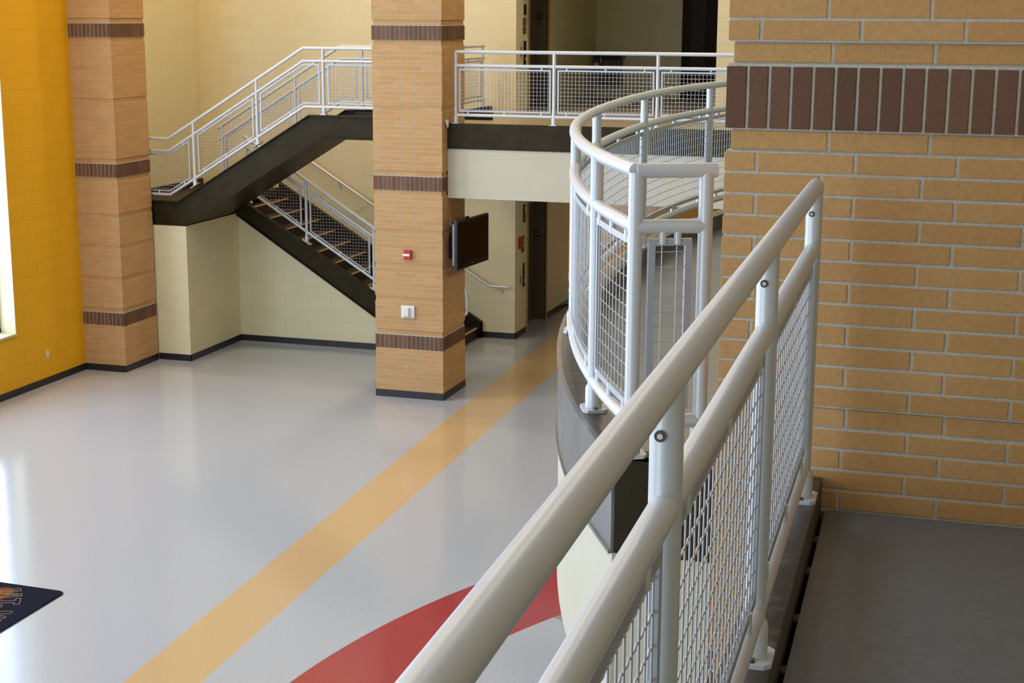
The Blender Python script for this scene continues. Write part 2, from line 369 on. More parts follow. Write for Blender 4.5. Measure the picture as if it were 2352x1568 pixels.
def brick_column(name, label, cat, x0, x1, y0, y1, zb, zt, faces, bev=0, base=True, rec=.016, group=None):
    t = root(name, label, cat, group)
    mb = MB(); mo = MB(); R = .0035
    for kind, z, h, par in courses(zt):
        if z+h < zb: continue
        i = 0 if kind != 'r' else (rec if min(abs(z+h-q) for q in (B1, B2, B3)) < .01 or min(abs(z-q) for q in (T1, T2, T3)) < .01 else rec*.6)
        xx0 = x0+i if 'l' in faces else x0; xx1 = x1-i if 'r' in faces else x1
        ring(mb, xx0, xx1, y0+i, y1, z, h, par, faces)
        mo.box(xx0+R, xx1-R, y0+i+R, y1-R, z, z+h)
    mb.build('brickwork', 'brick', t, bev=bev)
    for zz in (B1, B2, B3):
        if zz < zb: continue
        soldiers(x0-.0015, x1+.0015, y0-.0015, y1, zz, 3*c_, faces).build('soldier_band', 'soldier', t, bev=bev)
        mo.box(x0+R, x1-R, y0+R, y1-R, zz, zz+3*c_)
    mo.build('mortar', 'mortar', t, fix=False)
    if base: MB().plan([(x0-.008, y0-.008), (x1+.008, y0-.008), (x1+.008, y1), (x0-.008, y1)], 0, .10).build('cove_base', 'base', t)
    return t
XC, YC = -7.1925, 19.86
brick_column('brick_column', 'freestanding square brick column in the middle, with red fire alarm and television', 'column', XC-1.0112, XC, YC, YC+.94, 0, TOP, 'frlb')
brick_column('brick_column', 'brick column in the corner beside the yellow wall, with three dark bands', 'column', -13.06, -12.335, 20.0, 20.95, 0, TOP, 'fr')
brick_column('brick_pier', 'large buff brick pier close by, behind the walkway railing end', 'column', -.82, 3.89, 4.89, 5.75, 0, 7.19, 'fl', bev=.0022, base=False)
# ------------------------------------------------------------------ railing kit
class Path:
    def __init__(s, pts):           # (x, y, zbase)
        s.p = [Vector(q) for q in pts]; s.s = [0]
        for a, b in zip(s.p, s.p[1:]): s.s.append(s.s[-1]+math.hypot(b.x-a.x, b.y-a.y))
        s.len = s.s[-1]
    def at(s, t):
        t = min(max(t, 0), s.len)
        for i in range(len(s.s)-1):
            if t <= s.s[i+1]+1e-9:
                k = (t-s.s[i])/(s.s[i+1]-s.s[i]); return s.p[i].lerp(s.p[i+1], k)
        return s.p[-1].copy()
    def nrm(s, t):
        a, b = s.at(t-.02), s.at(t+.02); d = b-a; d.z = 0; d.normalize(); return Vector((-d.y, d.x, 0))
    def cut(s, a, b, dz=0, off=0, step=None):
        ts = [a]+[q for q in s.s if a+1e-4 < q < b-1e-4]+[b]
        if step:
            ext = []
            for u, v in zip(ts, ts[1:]):
                k = max(1, math.ceil((v-u)/step)); ext += [u+(v-u)*i/k for i in range(k)]
            ts = ext+[b]
        return [(q := s.at(t))+s.nrm(t)*off+Vector((0, 0, dz)) for t in ts]
RR = .0243
def railing(t, P, posts, panels, top=.963, mid=.778, bot=.113, pitch=.0508, crimp=False, a=0, b=None, side=1, nclip=3, ntube=14, base='flat', screws=False, wr=.0019, midend=None, span=None, wn=5, topa=None, topb=None, posttop=None):
    b = P.len if b is None else b
    MB().tube(P.cut(a if topa is None else topa, b if topb is None else topb, top), RR, ntube).build('top_rail', 'alu', t, smooth=True)
    xs = sorted(set([a]+[q for q in posts if a < q < b]+[b]))
    mbm, mbb = MB(), MB()
    for u, v in zip(xs, xs[1:]):
        mbm.tube(P.cut(u, v, mid), RR*.93, ntube); mbb.tube(P.cut(u, v, bot), RR*.93, ntube)
    mbm.build('middle_rail', 'alu', t, smooth=True); mbb.build('bottom_rail', 'alu', t, smooth=True)
    for q in posts:
        c = P.at(q); mb = MB().tube([c+Vector((0, 0, .01)), c+Vector((0, 0, top-.005))], RR, ntube+4)
        o = mb.build('post', 'alu', t, smooth=True)
        d = P.at(min(q+.05, P.len))-P.at(max(q-.05, 0)); sl = d.z/max(1e-6, math.hypot(d.x, d.y)); d.z = 0; d.normalize(); nn = Vector((-d.y, d.x, 0)); f = MB()
        hw, hd = .058, .046
        cor = [(-hw, -hd+.015), (-hw+.015, -hd), (hw-.015, -hd), (hw, -hd+.015), (hw, hd-.015), (hw-.015, hd), (-hw+.015, hd), (-hw, hd-.015)]
        if abs(sl) > .05: cor = [(x*1.25, y) for x, y in cor]
        n0 = len(f.v)
        for zz in (0, .012): f.v += [tuple(c+d*x+nn*y+Vector((0, 0, zz+sl*x))) for x, y in cor]
        f.f += [tuple(range(n0, n0+8)), tuple(range(n0+8, n0+16))]+[(n0+i, n0+(i+1) % 8, n0+8+(i+1) % 8, n0+8+i) for i in range(8)]
        f.lathe([(.0325, .01), (.0325, .085), (.029, .096), (RR, .098)], c.x, c.y, c.z, 18)
        fo = f.build('base_flange', 'alu', o, smooth=True)
        for sx in (-1, 1):
            e = c+d*sx*.044; MB().lathe([(.009, .012+sl*sx*.044), (.009, .019+sl*sx*.044)], e.x, e.y, e.z, 6).build('flange_bolt', 'screw', fo)
        if screws:
            e = c+Vector((-.004, -RR+.0005, (top+mid)/2+.017)); MB().tube([e+Vector((0, .004, 0)), e+Vector((0, -.0035, 0))], .0085, 14).build('screw', 'screw', o)
            MB().tube([e+Vector((0, -.0032, 0)), e+Vector((0, -.0045, 0))], .0045, 6).build('screw_socket', 'alu', o)
    for u, v in panels:
        zt, zb = mid-.040, bot+.045; hb = .0115
        def U(x, dz=0, off=0): return P.at(x)+P.nrm(x)*off+Vector((0, 0, dz))
        fr = MB().flat(P.cut(u, v, zt-hb, step=.2), hb, .007).flat(P.cut(u, v, zb+hb, step=.2), hb, .007)
        for x in (u, v):
            c = U(x); d = P.at(x+.02 if x < (u+v)/2 else x)-P.at(x if x < (u+v)/2 else x-.02); d.z = 0; d.normalize()
            dd = d*.023*(1 if x == u else -1); nn = P.nrm(x)*.007; z0, z1 = Vector((0, 0, zb+2*hb)), Vector((0, 0, zt-2*hb)); c2 = U(x+(.023 if x == u else -.023)); c2.x, c2.y = c.x+dd.x, c.y+dd.y
            fr.hexa([c-nn+z0, c2-nn+z0, c2+nn+z0, c+nn+z0], [c-nn+z1, c2-nn+z1, c2+nn+z1, c+nn+z1])
        fo = fr.build('infill_panel', 'frame', t)
        w = MB(); k = round((v-u-.03)/pitch); p0 = u+.015+((v-u-.03)-(k-1)*pitch)/2
        for i in range(k):
            x = p0+i*pitch; w.tube([U(x, zb+.01, side*.0012), U(x, zt-.01, side*.0012)], wr, wn, cap=False)
        # horizontal wires (level, clipped by the frame)
        n = max(8, round((v-u)/.05)); S = [u+.01+(v-u-.02)*i/n for i in range(n+1)]
        lo = [P.at(x).z+zb+.012 for x in S]; hi = [P.at(x).z+zt-.012 for x in S]
        zmin, zmax = min(lo), max(hi); zz = zmax-.028
        while zz > zmin:
            seg = [S[i] for i in range(n+1) if lo[i] <= zz <= hi[i]]
            # refine the ends
            if len(seg) >= 1:
                ia, ib = S.index(seg[0]), S.index(seg[-1])
                def cr(i, j):
                    g = lambda q: min(zz-(lo[q]), hi[q]-zz); A, Bq = g(i), g(j); k2 = A/(A-Bq) if A != Bq else 0; return S[i]+(S[j]-S[i])*max(0, min(1, k2))
                sa = cr(ia, ia-1) if ia > 0 else S[0]; sb = cr(ib, ib+1) if ib < n else S[-1]
                if sb-sa > .02:
                    if crimp:
                        m_ = max(2, round((sb-sa)/(pitch/2))); pts = []
                        i0 = 0
                        for i in range(k*2+1):
                            x = p0-pitch/2+i*pitch/2
                            if sa <= x <= sb: 
                                q = U(x, 0, -side*.0020 if i % 2 else side*.0004); q.z = zz; pts.append(q)
                    else:
                        pts = []
                        mm = max(1, round((sb-sa)/.12)) if len(P.s) > 6 else 1
                        for i in range(mm+1):
                            q = U(sa+(sb-sa)*i/mm, 0, -side*.0022); q.z = zz; pts.append(q)
                    if len(pts) > 1: w.tube(pts, wr, wn, cap=False)
            zz -= pitch
        w.build('wire_mesh', 'wire', fo, smooth=True, fix=False)
        for i in range(nclip):
            x = u+(v-u)*((i+.5)/nclip if nclip < 3 else (.1+.8*i/(nclip-1)))
            MB().tube([U(x, mid-.012), U(x, zt-.022)], .0125, 12).build('clip', 'alu', fo, smooth=True)
            MB().tube([U(x, bot+.012), U(x, zb+.022)], .0125, 12).build('clip', 'alu', fo, smooth=True)
def pan(posts, g=.045): return [(a+g, b-g) for a, b in zip(posts, posts[1:])]
# ------------------------------------------------------------------ walkway (camera side)
def LX(y): return -.345-.0342*y
wk = root('raised_walkway', 'grey floored upper walkway in front of the large brick pier', 'walkway')
y0, y1 = -6.9, 4.885
MB().hexa([(LX(y0)+.060, y0, DK-.2), (3.895, y0, DK-.2), (3.895, y1, DK-.2), (LX(y1)+.060, y1, DK-.2)], [(LX(y0)+.060, y0, DK), (3.895, y0, DK), (3.895, y1, DK), (LX(y1)+.060, y1, DK)]).build('deck_floor', 'deck', wk)
cu = MB()
def strip(mb, x0, x1, ya, yb, z0, z1): mb.hexa([(LX(ya)+x0, ya, z0), (LX(ya)+x1, ya, z0), (LX(yb)+x1, yb, z0), (LX(yb)+x0, yb, z0)], [(LX(ya)+x0, ya, z1), (LX(ya)+x1, ya, z1), (LX(yb)+x1, yb, z1), (LX(yb)+x0, yb, z1)])
strip(cu, -.068, .046, y0, y1, CB-.012, CB)
strip(cu, .034, .046, y0, y1, CHB+.1, CB-.012)
strip(cu, -.068, -.054, y0, y1, CHB, CB-.012)
cu.build('steel_curb', 'curbsteel', wk, bev=.004)
g = MB(); strip(g, .046, .060, y0, y1, DK-.10, DK-.09); g.build('gap_shade_strip', 'dark', wk)  # dark strip painted as the shade down in the slot
for yt in (4.59, 4.31, 3.94, 3.59, 3.22, 2.85, 2.48, 2.1, 1.7, 1.3, .9):
    tb = MB(); strip(tb, .044, .066+random.uniform(0, .008), yt-.02-random.uniform(0, .015), yt+.02+random.uniform(0, .015), DK-.03, DK-.001); tb.build('weld_tab', 'curbsteel', wk, bev=.004)
bk = MB(); strip(bk, -.06, .03, y0, y1, BK, CHB); bk.build('bulkhead', 'plaster', wk)
fg = root('walkway_railing', 'large aluminium railing with wire mesh panels running past the camera to the brick pier', 'railing')
P = Path([(LX(-3.2), -3.2, CB), (LX(4.66), 4.66, CB)])
def sy(y): return (y+3.2)*math.hypot(1, .0342)
ps = [sy(v) for v in (-3.15, -1.8, -.51, .78, 2.07, 3.37, 4.63)]
railing(fg, P, ps, pan(ps, .05), crimp=True, ntube=40, screws=True, side=-1, wn=8, topb=P.len, b=ps[-1])
# ------------------------------------------------------------------ curved balcony
AP = [(-1.117, 4.946), (-1.277, 5.25), (-1.45, 5.64), (-1.605, 6.05), (-1.745, 6.5), (-1.885, 7.06), (-2.018, 7.85), (-2.105, 8.77), (-2.145, 9.69), (-2.115, 10.5), (-2.04, 11.15), (-1.955, 11.65), (-1.80, 12.3), (-1.58, 13.0), (-1.30, 13.65), (-1.05, 14.15)]
def smooth_curve(pts, it=3):
    p = [Vector((x, y, 0)) for x, y in pts]
    out = []
    for i in range(len(p)-1):
        a, b = p[i], p[i+1]; z = p[i-1] if i else a*2-b; w = p[i+2] if i+2 < len(p) else b*2-a
        for k in range(6):
            t = k/6; out.append(.5*((2*a)+(b-z)*t+(2*z-5*a+4*b-w)*t*t+(3*a-z-3*b+w)*t**3))
    out.append(p[-1])
    for _ in range(14):
        out = [out[0]]+[(out[i-1]+out[i]*2+out[i+1])/4 for i in range(1, len(out)-1)]+[out[-1]]
    return out
ac = smooth_curve(AP)
PA = Path([(q.x, q.y, CB) for q in ac])
def s_of_y(y):
    lo, hi = 0, PA.len
    for _ in range(40):
        md = (lo+hi)/2
        if PA.at(md).y < y: lo = md
        else: hi = md
    return lo
bal = root('curved_balcony', 'curved upper balcony with grey steel edge and cream bulkhead bulging into the lobby', 'balcony')
S = [PA.len*i/60 for i in range(61)]
def off(o, z, ss=S): return [tuple(PA.at(q)+PA.nrm(q)*o+Vector((0, 0, z-CB))) for q in ss]
def sheet(name, o0, z0, o1, z1, m, parent, sm=True):   # closed swept rectangle between offsets and heights
    b = MB(); R = [off(o0, z0), off(o1, z0), off(o1, z1), off(o0, z1)]; n = len(S)
    for r in R: b.v += r
    for k in range(4):
        for i in range(n-1): b.f.append((k*n+i, k*n+i+1, ((k+1) % 4)*n+i+1, ((k+1) % 4)*n+i))
    b.f += [(0, n, 2*n, 3*n), (n-1, 4*n-1, 3*n-1, 2*n-1)]
    return b
b1 = sheet('a', .052, CHB, .064, CB-.004, 'fascia', bal)
b2 = sheet('a', -.05, CB-.012, .051, CB, 'fascia', bal); 
b3 = sheet('a', .0, CHB-.004, .072, CHB+.008, 'fascia', bal); b4 = sheet('a', .05, CB-.02, .070, CB-.002, 'x', bal)
b5 = sheet('a', -.05, DK-.1, -.04, CB-.006, 'x', bal)
mm = MB()
for q in (b1, b3, b4):
    n = len(mm.v); mm.v += q.v; mm.f += [tuple(i+n for i in f) for f in q.f]
ob = mm.build('curved_channel', 'fascia', bal, smooth=True)
mm = MB()
for q in (b2, b5):
    n = len(mm.v); mm.v += q.v; mm.f += [tuple(i+n for i in f) for f in q.f]
mm.build('top_flange', 'curbsteel', bal, smooth=True)
sheet('b', -.03, BK, .058, CHB, 'plaster', bal).build('curved_bulkhead', 'plaster', bal, smooth=True)
e0 = PA.at(0)
MB().box(e0.x-.045, -.823, e0.y-.028, e0.y-.012, CHB, CB).box(e0.x-.045, -.823, e0.y-.028, e0.y+.06, CB-.012, CB).build('end_beam', 'bronze', bal)
MB().box(e0.x-.04, -.823, e0.y-.02, e0.y+.06, BK, CHB).build('end_bulkhead', 'plaster', bal)
inner = [v[:2] for v in off(-.042, CB)]
MB().plan([(x, y) for x, y in inner]+[(3.89, 14.15), (3.89, 5.76), (-.815, 5.76), (-.815, 4.96)], DK-.2, DK).build('deck_floor', 'deck', bal)
br = root('curved_balcony_railing', 'curved aluminium railing with wire mesh around the balcony edge', 'railing')
ps = [0]+[s_of_y(v) for v in (5.50, 6.90, 8.03, 9.66, 11.30, 12.8, 14.1)]
railing(br, PA, ps, pan(ps, .04), ntube=28, side=1, a=0)
# short return from the first post to the pier
a0 = PA.at(0); a1 = Vector((-.903, 5.05, CB)); PR = Path([a0, a1])
rr = root('return_railing', 'short level railing return between curved balcony railing and brick pier', 'railing')
MB().tube([a0+Vector((.0, 0, .963)), a1+Vector((.030, .0145, .963))], RR, 28).build('top_rail', 'alu', rr, smooth=True)
MB().tube([a0+Vector((0, 0, .778)), a1+Vector((0, 0, .778))], RR, 28).build('middle_rail', 'alu', rr, smooth=True)
MB().tube([a0+Vector((0, 0, .113)), a1+Vector((0, 0, .113))], RR, 28).build('bottom_rail', 'alu', rr, smooth=True)
po = MB().tube([a1+Vector((0, 0, .01)), a1+Vector((0, 0, .96))], RR, 28).build('post', 'alu', rr, smooth=True)
MB().box(a1.x-.05, a1.x+.05, a1.y-.045, a1.y+.045, CB, CB+.012).lathe([(.0325, .01), (.0325, .085), (.029, .096), (RR, .098)], a1.x, a1.y, a1.z, 20).build('base_flange', 'alu', po, smooth=True)
u, v = .045, PR.len-.045
def U2(x, dz, o=0): return PR.at(x)+PR.nrm(x)*o+Vector((0, 0, dz))
zt, zb = .738, .158; fr = MB()
fr.flat([U2(u, zt-.0115), U2(v, zt-.0115)], .0115, .009).flat([U2(u, zb+.0115), U2(v, zb+.0115)], .0115, .009)
fr.flat([U2(u, (zt+zb)/2), U2(u+.023, (zt+zb)/2)], (zt-zb)/2-.023, .009).flat([U2(v-.023, (zt+zb)/2), U2(v, (zt+zb)/2)], (zt-zb)/2-.023, .009)
fo = fr.build('infill_panel', 'frame', rr); w = MB()
for x in ((u+v)/2-.027, (u+v)/2+.024): w.tube([U2(x, zb), U2(x, zt)], .0019, 6)
zz = zt-.045
while zz > zb+.02: w.tube([U2(u+.01, zz, .003), U2(v-.01, zz, .003)], .0019, 6); zz -= .0508
w.build('wire_mesh', 'wire', fo, smooth=True)
for x in ((u+v)/2-.027, (u+v)/2+.024):
    MB().tube([U2(x, .765, -.008), U2(x, zt-.018, -.008)], .0125, 14).build('clip', 'alu', fo, smooth=True); MB().tube([U2(x, .125, -.008), U2(x, zb+.018, -.008)], .0125, 14).build('clip', 'alu', fo, smooth=True)
# ------------------------------------------------------------------ bridge
bg = root('upper_bridge', 'straight upper bridge with dark steel beam and cream bulkhead right of the middle column', 'bridge')
MB().box(-7.19, 3.89, 20.07, 20.082, CHB, CB).box(-7.19, 3.89, 20.082, 20.16, CB-.014, CB).box(-7.19, 3.89, 20.06, 20.082, CHB, CHB+.014).build('edge_beam', 'bronze', bg)
MB().box(-7.19, 3.89, 20.075, 20.2, BK, CHB).build('bulkhead', 'plaster', bg)
MB().box(-7.18, 3.89, 20.16, 24.19, DK-.2, DK).build('deck_floor', 'tandeck', bg)
struct('floor_alcove', MB().box(-7.9, -4.0, 24.2, 29.6, DK-.2, DK).box(-7.9, -7.18, 20.81, 24.2, DK-.2, DK), 'tandeck')
struct('ceiling_lower_passage', MB().box(-7.88, 3.89, 20.81, 24.19, BK, BK+.03).box(-7.88, 3.89, 24.19, 29.4, BK, BK+.03).box(-7.18, 3.89, 20.2, 20.8, BK, BK+.03), 'ceil')
rb = root('bridge_railing', 'straight aluminium mesh railing on the bridge in front of the dark alcove', 'railing')
P = Path([(-7.083, 20.12, CB), (3.8, 20.12, CB)])
ps = [0, 1.391, 2.80, 4.2, 5.6, 7.0, 8.4, 9.8]
railing(rb, P, ps, pan(ps), ntube=16, side=-1, wr=.0021, b=ps[-1])
# ------------------------------------------------------------------ staircase
st = root('staircase', 'dark steel switchback staircase with two flights and tan edged treads', 'staircase')
def channel(top, botm, y, name, yf):
    b = MB(); poly = top+list(reversed(botm)); b.prism(poly, y+.05, y+.062)
    for ln, dz in ((top, -.0), (botm, .016)):
        for (x0, z0), (x1, z1) in zip(ln, ln[1:]):
            b.prism([(x0, z0+dz), (x1, z1+dz), (x1, z1+dz-.018), (x0, z0+dz-.018)], y, y+.09)
    return b.build(name, 'bronze', st)
UT = [(-11.9, 2.512), (-9.70, 3.863), (-7.3, 3.863)]; UB = [(-11.805, 2.125), (-9.53, CHB), (-7.3, CHB)]
channel(UT, UB, 21.0, 'upper_stringer', 1); channel(UT, UB, 22.36, 'upper_stringer', 1)
channel([(-13.0, 2.505), (-11.9, 2.505)], [(-13.0, 2.125), (-11.805, 2.125)], 21.0, 'landing_beam', 1)
channel([(-11.72, 2.37), (-9.386, .962), (-8.10, .12)], [(-11.787, 2.096), (-9.392, .56), (-8.55, .01)], 22.64, 'lower_stringer', 1)
channel([(-11.72, 2.50), (-9.386, 1.09), (-8.05, .28), (-8.05, .0)], [(-11.787, 2.096), (-9.392, .56), (-8.55, .01), (-8.05, .0)], 24.09, 'lower_stringer', 1)
MB().box(-13.24, -11.72, 21.08, 24.18, 2.29, 2.39).box(-13.24, -11.80, 21.08, 24.18, 2.125, 2.14).box(-13.24, -13.2, 21.08, 24.18, 2.39, 2.50).build('landing', 'tread', st)
for i in range(7):
    x = -11.72+.30*i; z = 2.39+(i+1)*.1706
    t_ = MB().box(x, x+.31, 21.075, 22.36, z-.035, z).box(x, x+.012, 21.075, 22.36, z-.1706, z-.03).build('tread', 'tread', st)
    MB().box(x-.012, x+.026, 21.09, 22.35, z-.01, z+.004).build('nosing', 'nosing', t_)
so = MB().prism([(-11.80, 2.13), (-9.53, CHB), (-9.53, CHB+.02), (-11.80, 2.15)], 21.05, 22.36).build('upper_soffit', 'bronze', st)
for i in range(13):
    x = -8.12-.285*i; z = .1706*(i+1)
    t_ = MB().box(x-.30, x, 22.715, 24.13, z-.035, z).box(x-.012, x, 22.715, 24.13, z-.1706, z-.03).build('tread', 'tread', st)
    MB().box(x-.024, x+.012, 22.735, 24.10, z-.010, z+.004).build('nosing', 'nosing', t_)
MB().box(-9.6, -7.9, 21.08, 22.40, DK-.2, DK).box(-7.96, -7.9, 22.4, 24.2, DK-.2, CB).box(-9.53, -7.9, 22.36, 22.43, CHB, CB).build('top_landing', 'tread', st)
# upper flight railings
sr = root('stair_railing', 'outer aluminium mesh railing along the front of the upper stair flight', 'railing')
up_ = [(-12.95, 2.482), (-12.06, 2.482), (-9.78, 3.866), (-7.35, 3.866)]
P = Path([(x, 21.05, z) for x, z in up_]); ps = [x+12.95 for x in (-12.85, -11.63, -10.555, -9.465, -8.40, -7.40)]
railing(sr, P, ps, [(.15, 1.25), (1.39, 2.34), (2.45, 3.43), (3.55, 4.50), (4.60, 5.50)], side=-1, wr=.0021)
ir = root('stair_railing', 'inner railing of the upper stair flight, behind the front mesh railing', 'railing')
up2 = [(-11.92, 2.56), (-9.78, 3.866), (-7.936, 3.866)]
P = Path([(x, 22.40, z) for x, z in up2]+[(-7.936, 23.9, 3.866)]); ps = [x+11.92 for x in (-11.86, -10.56, -9.42, -7.98)]; L3 = -7.936+11.92
railing(ir, P, ps+[L3+1.42], [(.12, 1.28), (1.42, 2.42), (2.56, 3.86), (L3+.08, L3+1.37)], side=1, wr=.0021)
lr = root('stair_railing', 'lower flight mesh railing descending behind the middle brick column', 'railing')
def lz(x): return 2.41-.62*(x+10.06)-1.01
P = Path([(-11.62, 22.69, lz(-11.62)), (-8.15, 22.69, lz(-8.15))]); ps = [-11.58+11.62, -10.55+11.62, -9.386+11.62, -8.22+11.62]
railing(lr, P, ps, [(.10, .99), (1.13, 2.17), (2.29, 3.33)], top=1.01, mid=.865, bot=.17, side=-1, wr=.0021)
zt_ = lz(-8.15)+1.01
MB().tube([(-8.16, 22.69, zt_)]+[(-8.02+.0, 22.69, zt_-.06), (-7.93, 22.69, zt_-.11), (-7.85, 22.69, zt_-.18), (-7.81, 22.69, zt_-.27), (-7.80, 22.69, zt_-.42), (-7.82, 22.69, zt_-.53), (-7.88, 22.69, zt_-.59), (-7.98, 22.69, zt_-.60), (-8.2, 22.69, zt_-.55)], RR, 16).build('end_loop', 'alu', lr, smooth=True)
hr = root('wall_handrail', 'round handrail on the cream wall above the lower stair flight', 'handrail')
pts = [(-11.35, 24.1, 2.97), (-11.2, 24.1, 2.925), (-7.93, 24.1, .905), (-7.87, 24.1, .893), (-7.57, 24.1, .893)]
MB().tube(pts, .021, 16).build('handrail_bar', 'alu', hr, smooth=True)
for x, z in ((-10.60, 2.555), (-9.2, 1.69), (-7.72, .893)):
    MB().tube([(x, 24.1, z-.02), (x, 24.13, z-.06), (x, 24.18, z-.075)], .009, 8).box(x-.025, x+.025, 24.185, 24.199, z-.13, z-.055).build('wall_bracket', 'alu', hr)
# ------------------------------------------------------------------ things on the middle column
fa = root('fire_alarm_strobe', 'red fire alarm with white strobe on the middle brick column', 'fire alarm')
x, y, z = -7.70, YC, 2.055
MB().box(x-.055, x+.055, y-.05, y-.005, z-.065, z+.065).build('housing', 'red', fa, bev=.008)
MB().box(x-.058, x+.04, y-.062, y-.048, z-.018, z+.014).build('strobe_lens', 'clear', fa, bev=.004)
ws = root('wall_thermostat', 'white square control box on the middle brick column below the fire alarm', 'thermostat')
x, z = -7.705, 1.245
MB().box(x-.10, x+.10, y-.03, y-.005, z-.09, z+.09).build('back_plate', 'white', ws, bev=.006)
MB().box(x-.055, x+.03, y-.075, y-.03, z-.06, z+.065).build('cover', 'white', ws, bev=.008)
MB().box(x-.06, x+.085, y-.036, y-.029, z-.078, z-.068).build('lower_slot', 'winframe', ws)
def outlet(name, label, x, y, z, ax):
    o = root(name, label, 'outlet')
    if ax == 'x':
        MB().box(x, x+.008, y-.035, y+.035, z-.057, z+.057).build('cover_plate', 'tanframe' if x > -10 else 'yplate', o)
        for dz in (-.022, .022): MB().box(x+.007, x+.011, y-.016, y+.016, z+dz-.014, z+dz+.014).build('socket', 'yplate' if x > -10 else 'white', o)
outlet('wall_outlet', 'small power outlet low on the yellow wall', -13.03, 19.018, .44, 'x')
outlet('wall_outlet', 'small power outlet low on the shaded side of the middle brick column', XC, 20.323, .384, 'x')
tv = root('television', 'black flat screen television on an arm from the middle brick column', 'television')
A = Vector((-6.985, 19.86, 0)); Bv = Vector((-6.885, 20.93, 0)); d = (Bv-A).normalized(); nn = Vector((d.y, -d.x, 0)); Lt = (Bv-A).length
def tvbox(a0, a1, n0, n1, z0, z1, name, m, bev=0, par=None):
    lo = [A+d*a0+nn*n0, A+d*a1+nn*n0, A+d*a1+nn*n1, A+d*a0+nn*n1]; b = MB()
    b.hexa([tuple(q+Vector((0, 0, z0))) for q in lo], [tuple(q+Vector((0, 0, z1))) for q in lo]); return b.build(name, m, par or tv, bev=bev)
tvbox(0, Lt, -.045, .012, 1.86, 2.545, 'bezel', 'black', .012)
tvbox(.035, Lt-.035, .010, .014, 1.95, 2.51, 'screen', 'screen')
tvbox(.03, Lt-.03, -.085, -.044, 1.92, 2.50, 'back_cover', 'tvback', .01)
tvbox(0.46, .50, .0135, .0155, 1.905, 1.915, 'logo', 'tvback')
tvbox(.3, .42, -.03, .0, 2.545, 2.575, 'camera_bar', 'black', .004)
MB().box(XC, XC+.03, 20.12, 20.42, 1.98, 2.34).box(XC+.03, -7.02, 20.22, 20.26, 2.08, 2.12).box(XC+.03, -7.02, 20.30, 20.34, 2.22, 2.26).build('wall_mount', 'black', tv)
MB().tube([(XC+.01, 20.25, 2.50), (XC+.05, 20.25, 2.50), (XC+.075, 20.22, 2.44), (XC+.07, 20.15, 2.28), (XC+.12, 20.1, 2.2)], .005, 6).build('cable', 'white', tv, smooth=True)
MB().box(XC, XC+.02, 20.16, 20.27, 2.44, 2.56).build('power_box', 'tanframe', tv)
cp = MB(); base = Vector((-7.17, 20.03, 3.87)); V = []
random.seed(3)
for i in range(14): V.append(tuple(base+Vector((random.uniform(-.04, .03), random.uniform(-.06, .03), random.uniform(-.09, .06)))))
bmx = bmesh.new(); [bmx.verts.new(q) for q in V]; bmesh.ops.convex_hull(bmx, input=bmx.verts); me = bpy.data.meshes.new('x'); bmx.to_mesh(me); bmx.free()
cp.v = [tuple(q.co) for q in me.vertices]; cp.f = [tuple(p.vertices) for p in me.polygons]
cp.build('crumpled_film', 'paper', label='crumpled grey film stuck between the bridge beam and the brick column', cat='debris')
# ------------------------------------------------------------------ elevator fronts, signs
def elevator(name, zf, lab):
    o = MB().box(-7.74, -7.70, 24.93, 26.05, zf, zf+2.2).build(name, 'doorsteel'); o['kind'] = 'structure'
    MB().box(-7.75, -7.478, 24.85, 24.93, zf, zf+2.27).box(-7.75, -7.478, 26.05, 26.12, zf, zf+2.27).box(-7.75, -7.478, 24.93, 26.05, zf+2.2, zf+2.27).build('door_frame', 'tanframe', o)
    MB().box(-7.70, -7.50, 26.02, 26.05, zf, zf+2.2).build('door_jamb', 'doorsteel', o)
elevator('door_1', 0, ''); elevator('door_2', DK, '')
def text(body, size, loc, rot, m, parent, name='digit'):
    cu = bpy.data.curves.new(name, 'FONT'); cu.body = body; cu.size = size; cu.extrude = .001; cu.align_x = 'CENTER'; cu.align_y = 'CENTER'
    tmp = bpy.data.objects.new(name, cu); C.objects.link(tmp); bpy.context.view_layer.update()
    me = bpy.data.meshes.new_from_object(tmp.evaluated_get(bpy.context.evaluated_depsgraph_get())); bpy.data.objects.remove(tmp)
    o = bpy.data.objects.new(name, me); C.objects.link(o); o.location = loc; o.rotation_euler = rot; o.parent = parent; me.materials.clear(); me.materials.append(M[m]); return o
s2 = root('floor_number_sign', 'black plate with the number 2 on the upper elevator jamb', 'sign')
MB().box(-7.665, -7.595, 26.008, 26.019, 5.24, 5.34).build('plate', 'black', s2); text('2', .075, (-7.63, 26.006, 5.292), (math.pi/2, 0, 0), 'white', s2)
s1 = root('floor_number_sign', 'black plate with a star and the number 1 on the lower elevator jamb', 'sign')
MB().box(-7.69, -7.60, 26.008, 26.019, 1.48, 1.575).build('plate', 'black', s1); text('1', .07, (-7.622, 26.006, 1.53), (math.pi/2, 0, 0), 'white', s1)
stp = MB(); ctr = (-7.664, 1.53); poly = [(ctr[0]+(.018 if k % 2 == 0 else .008)*math.sin(k*math.pi/5), ctr[1]+(.018 if k % 2 == 0 else .008)*math.cos(k*math.pi/5)) for k in range(10)]
stp.prism(poly, 26.005, 26.008).build('star', 'white', s1)
def wallbox(name, label, cat, y, z, w, h, m, t=.02, parts=()):
    o = root(name, label, cat); MB().box(-7.49, -7.49+t, y-w/2, y+w/2, z-h/2, z+h/2).build('plate' if cat != 'fire alarm' else 'housing', m, o)
    for pn, dy, dz, pw, ph, pm in parts: MB().box(-7.49+t, -7.49+t+.004, y+dy-pw/2, y+dy+pw/2, z+dz-ph/2, z+dz+ph/2).build(pn, pm, o)
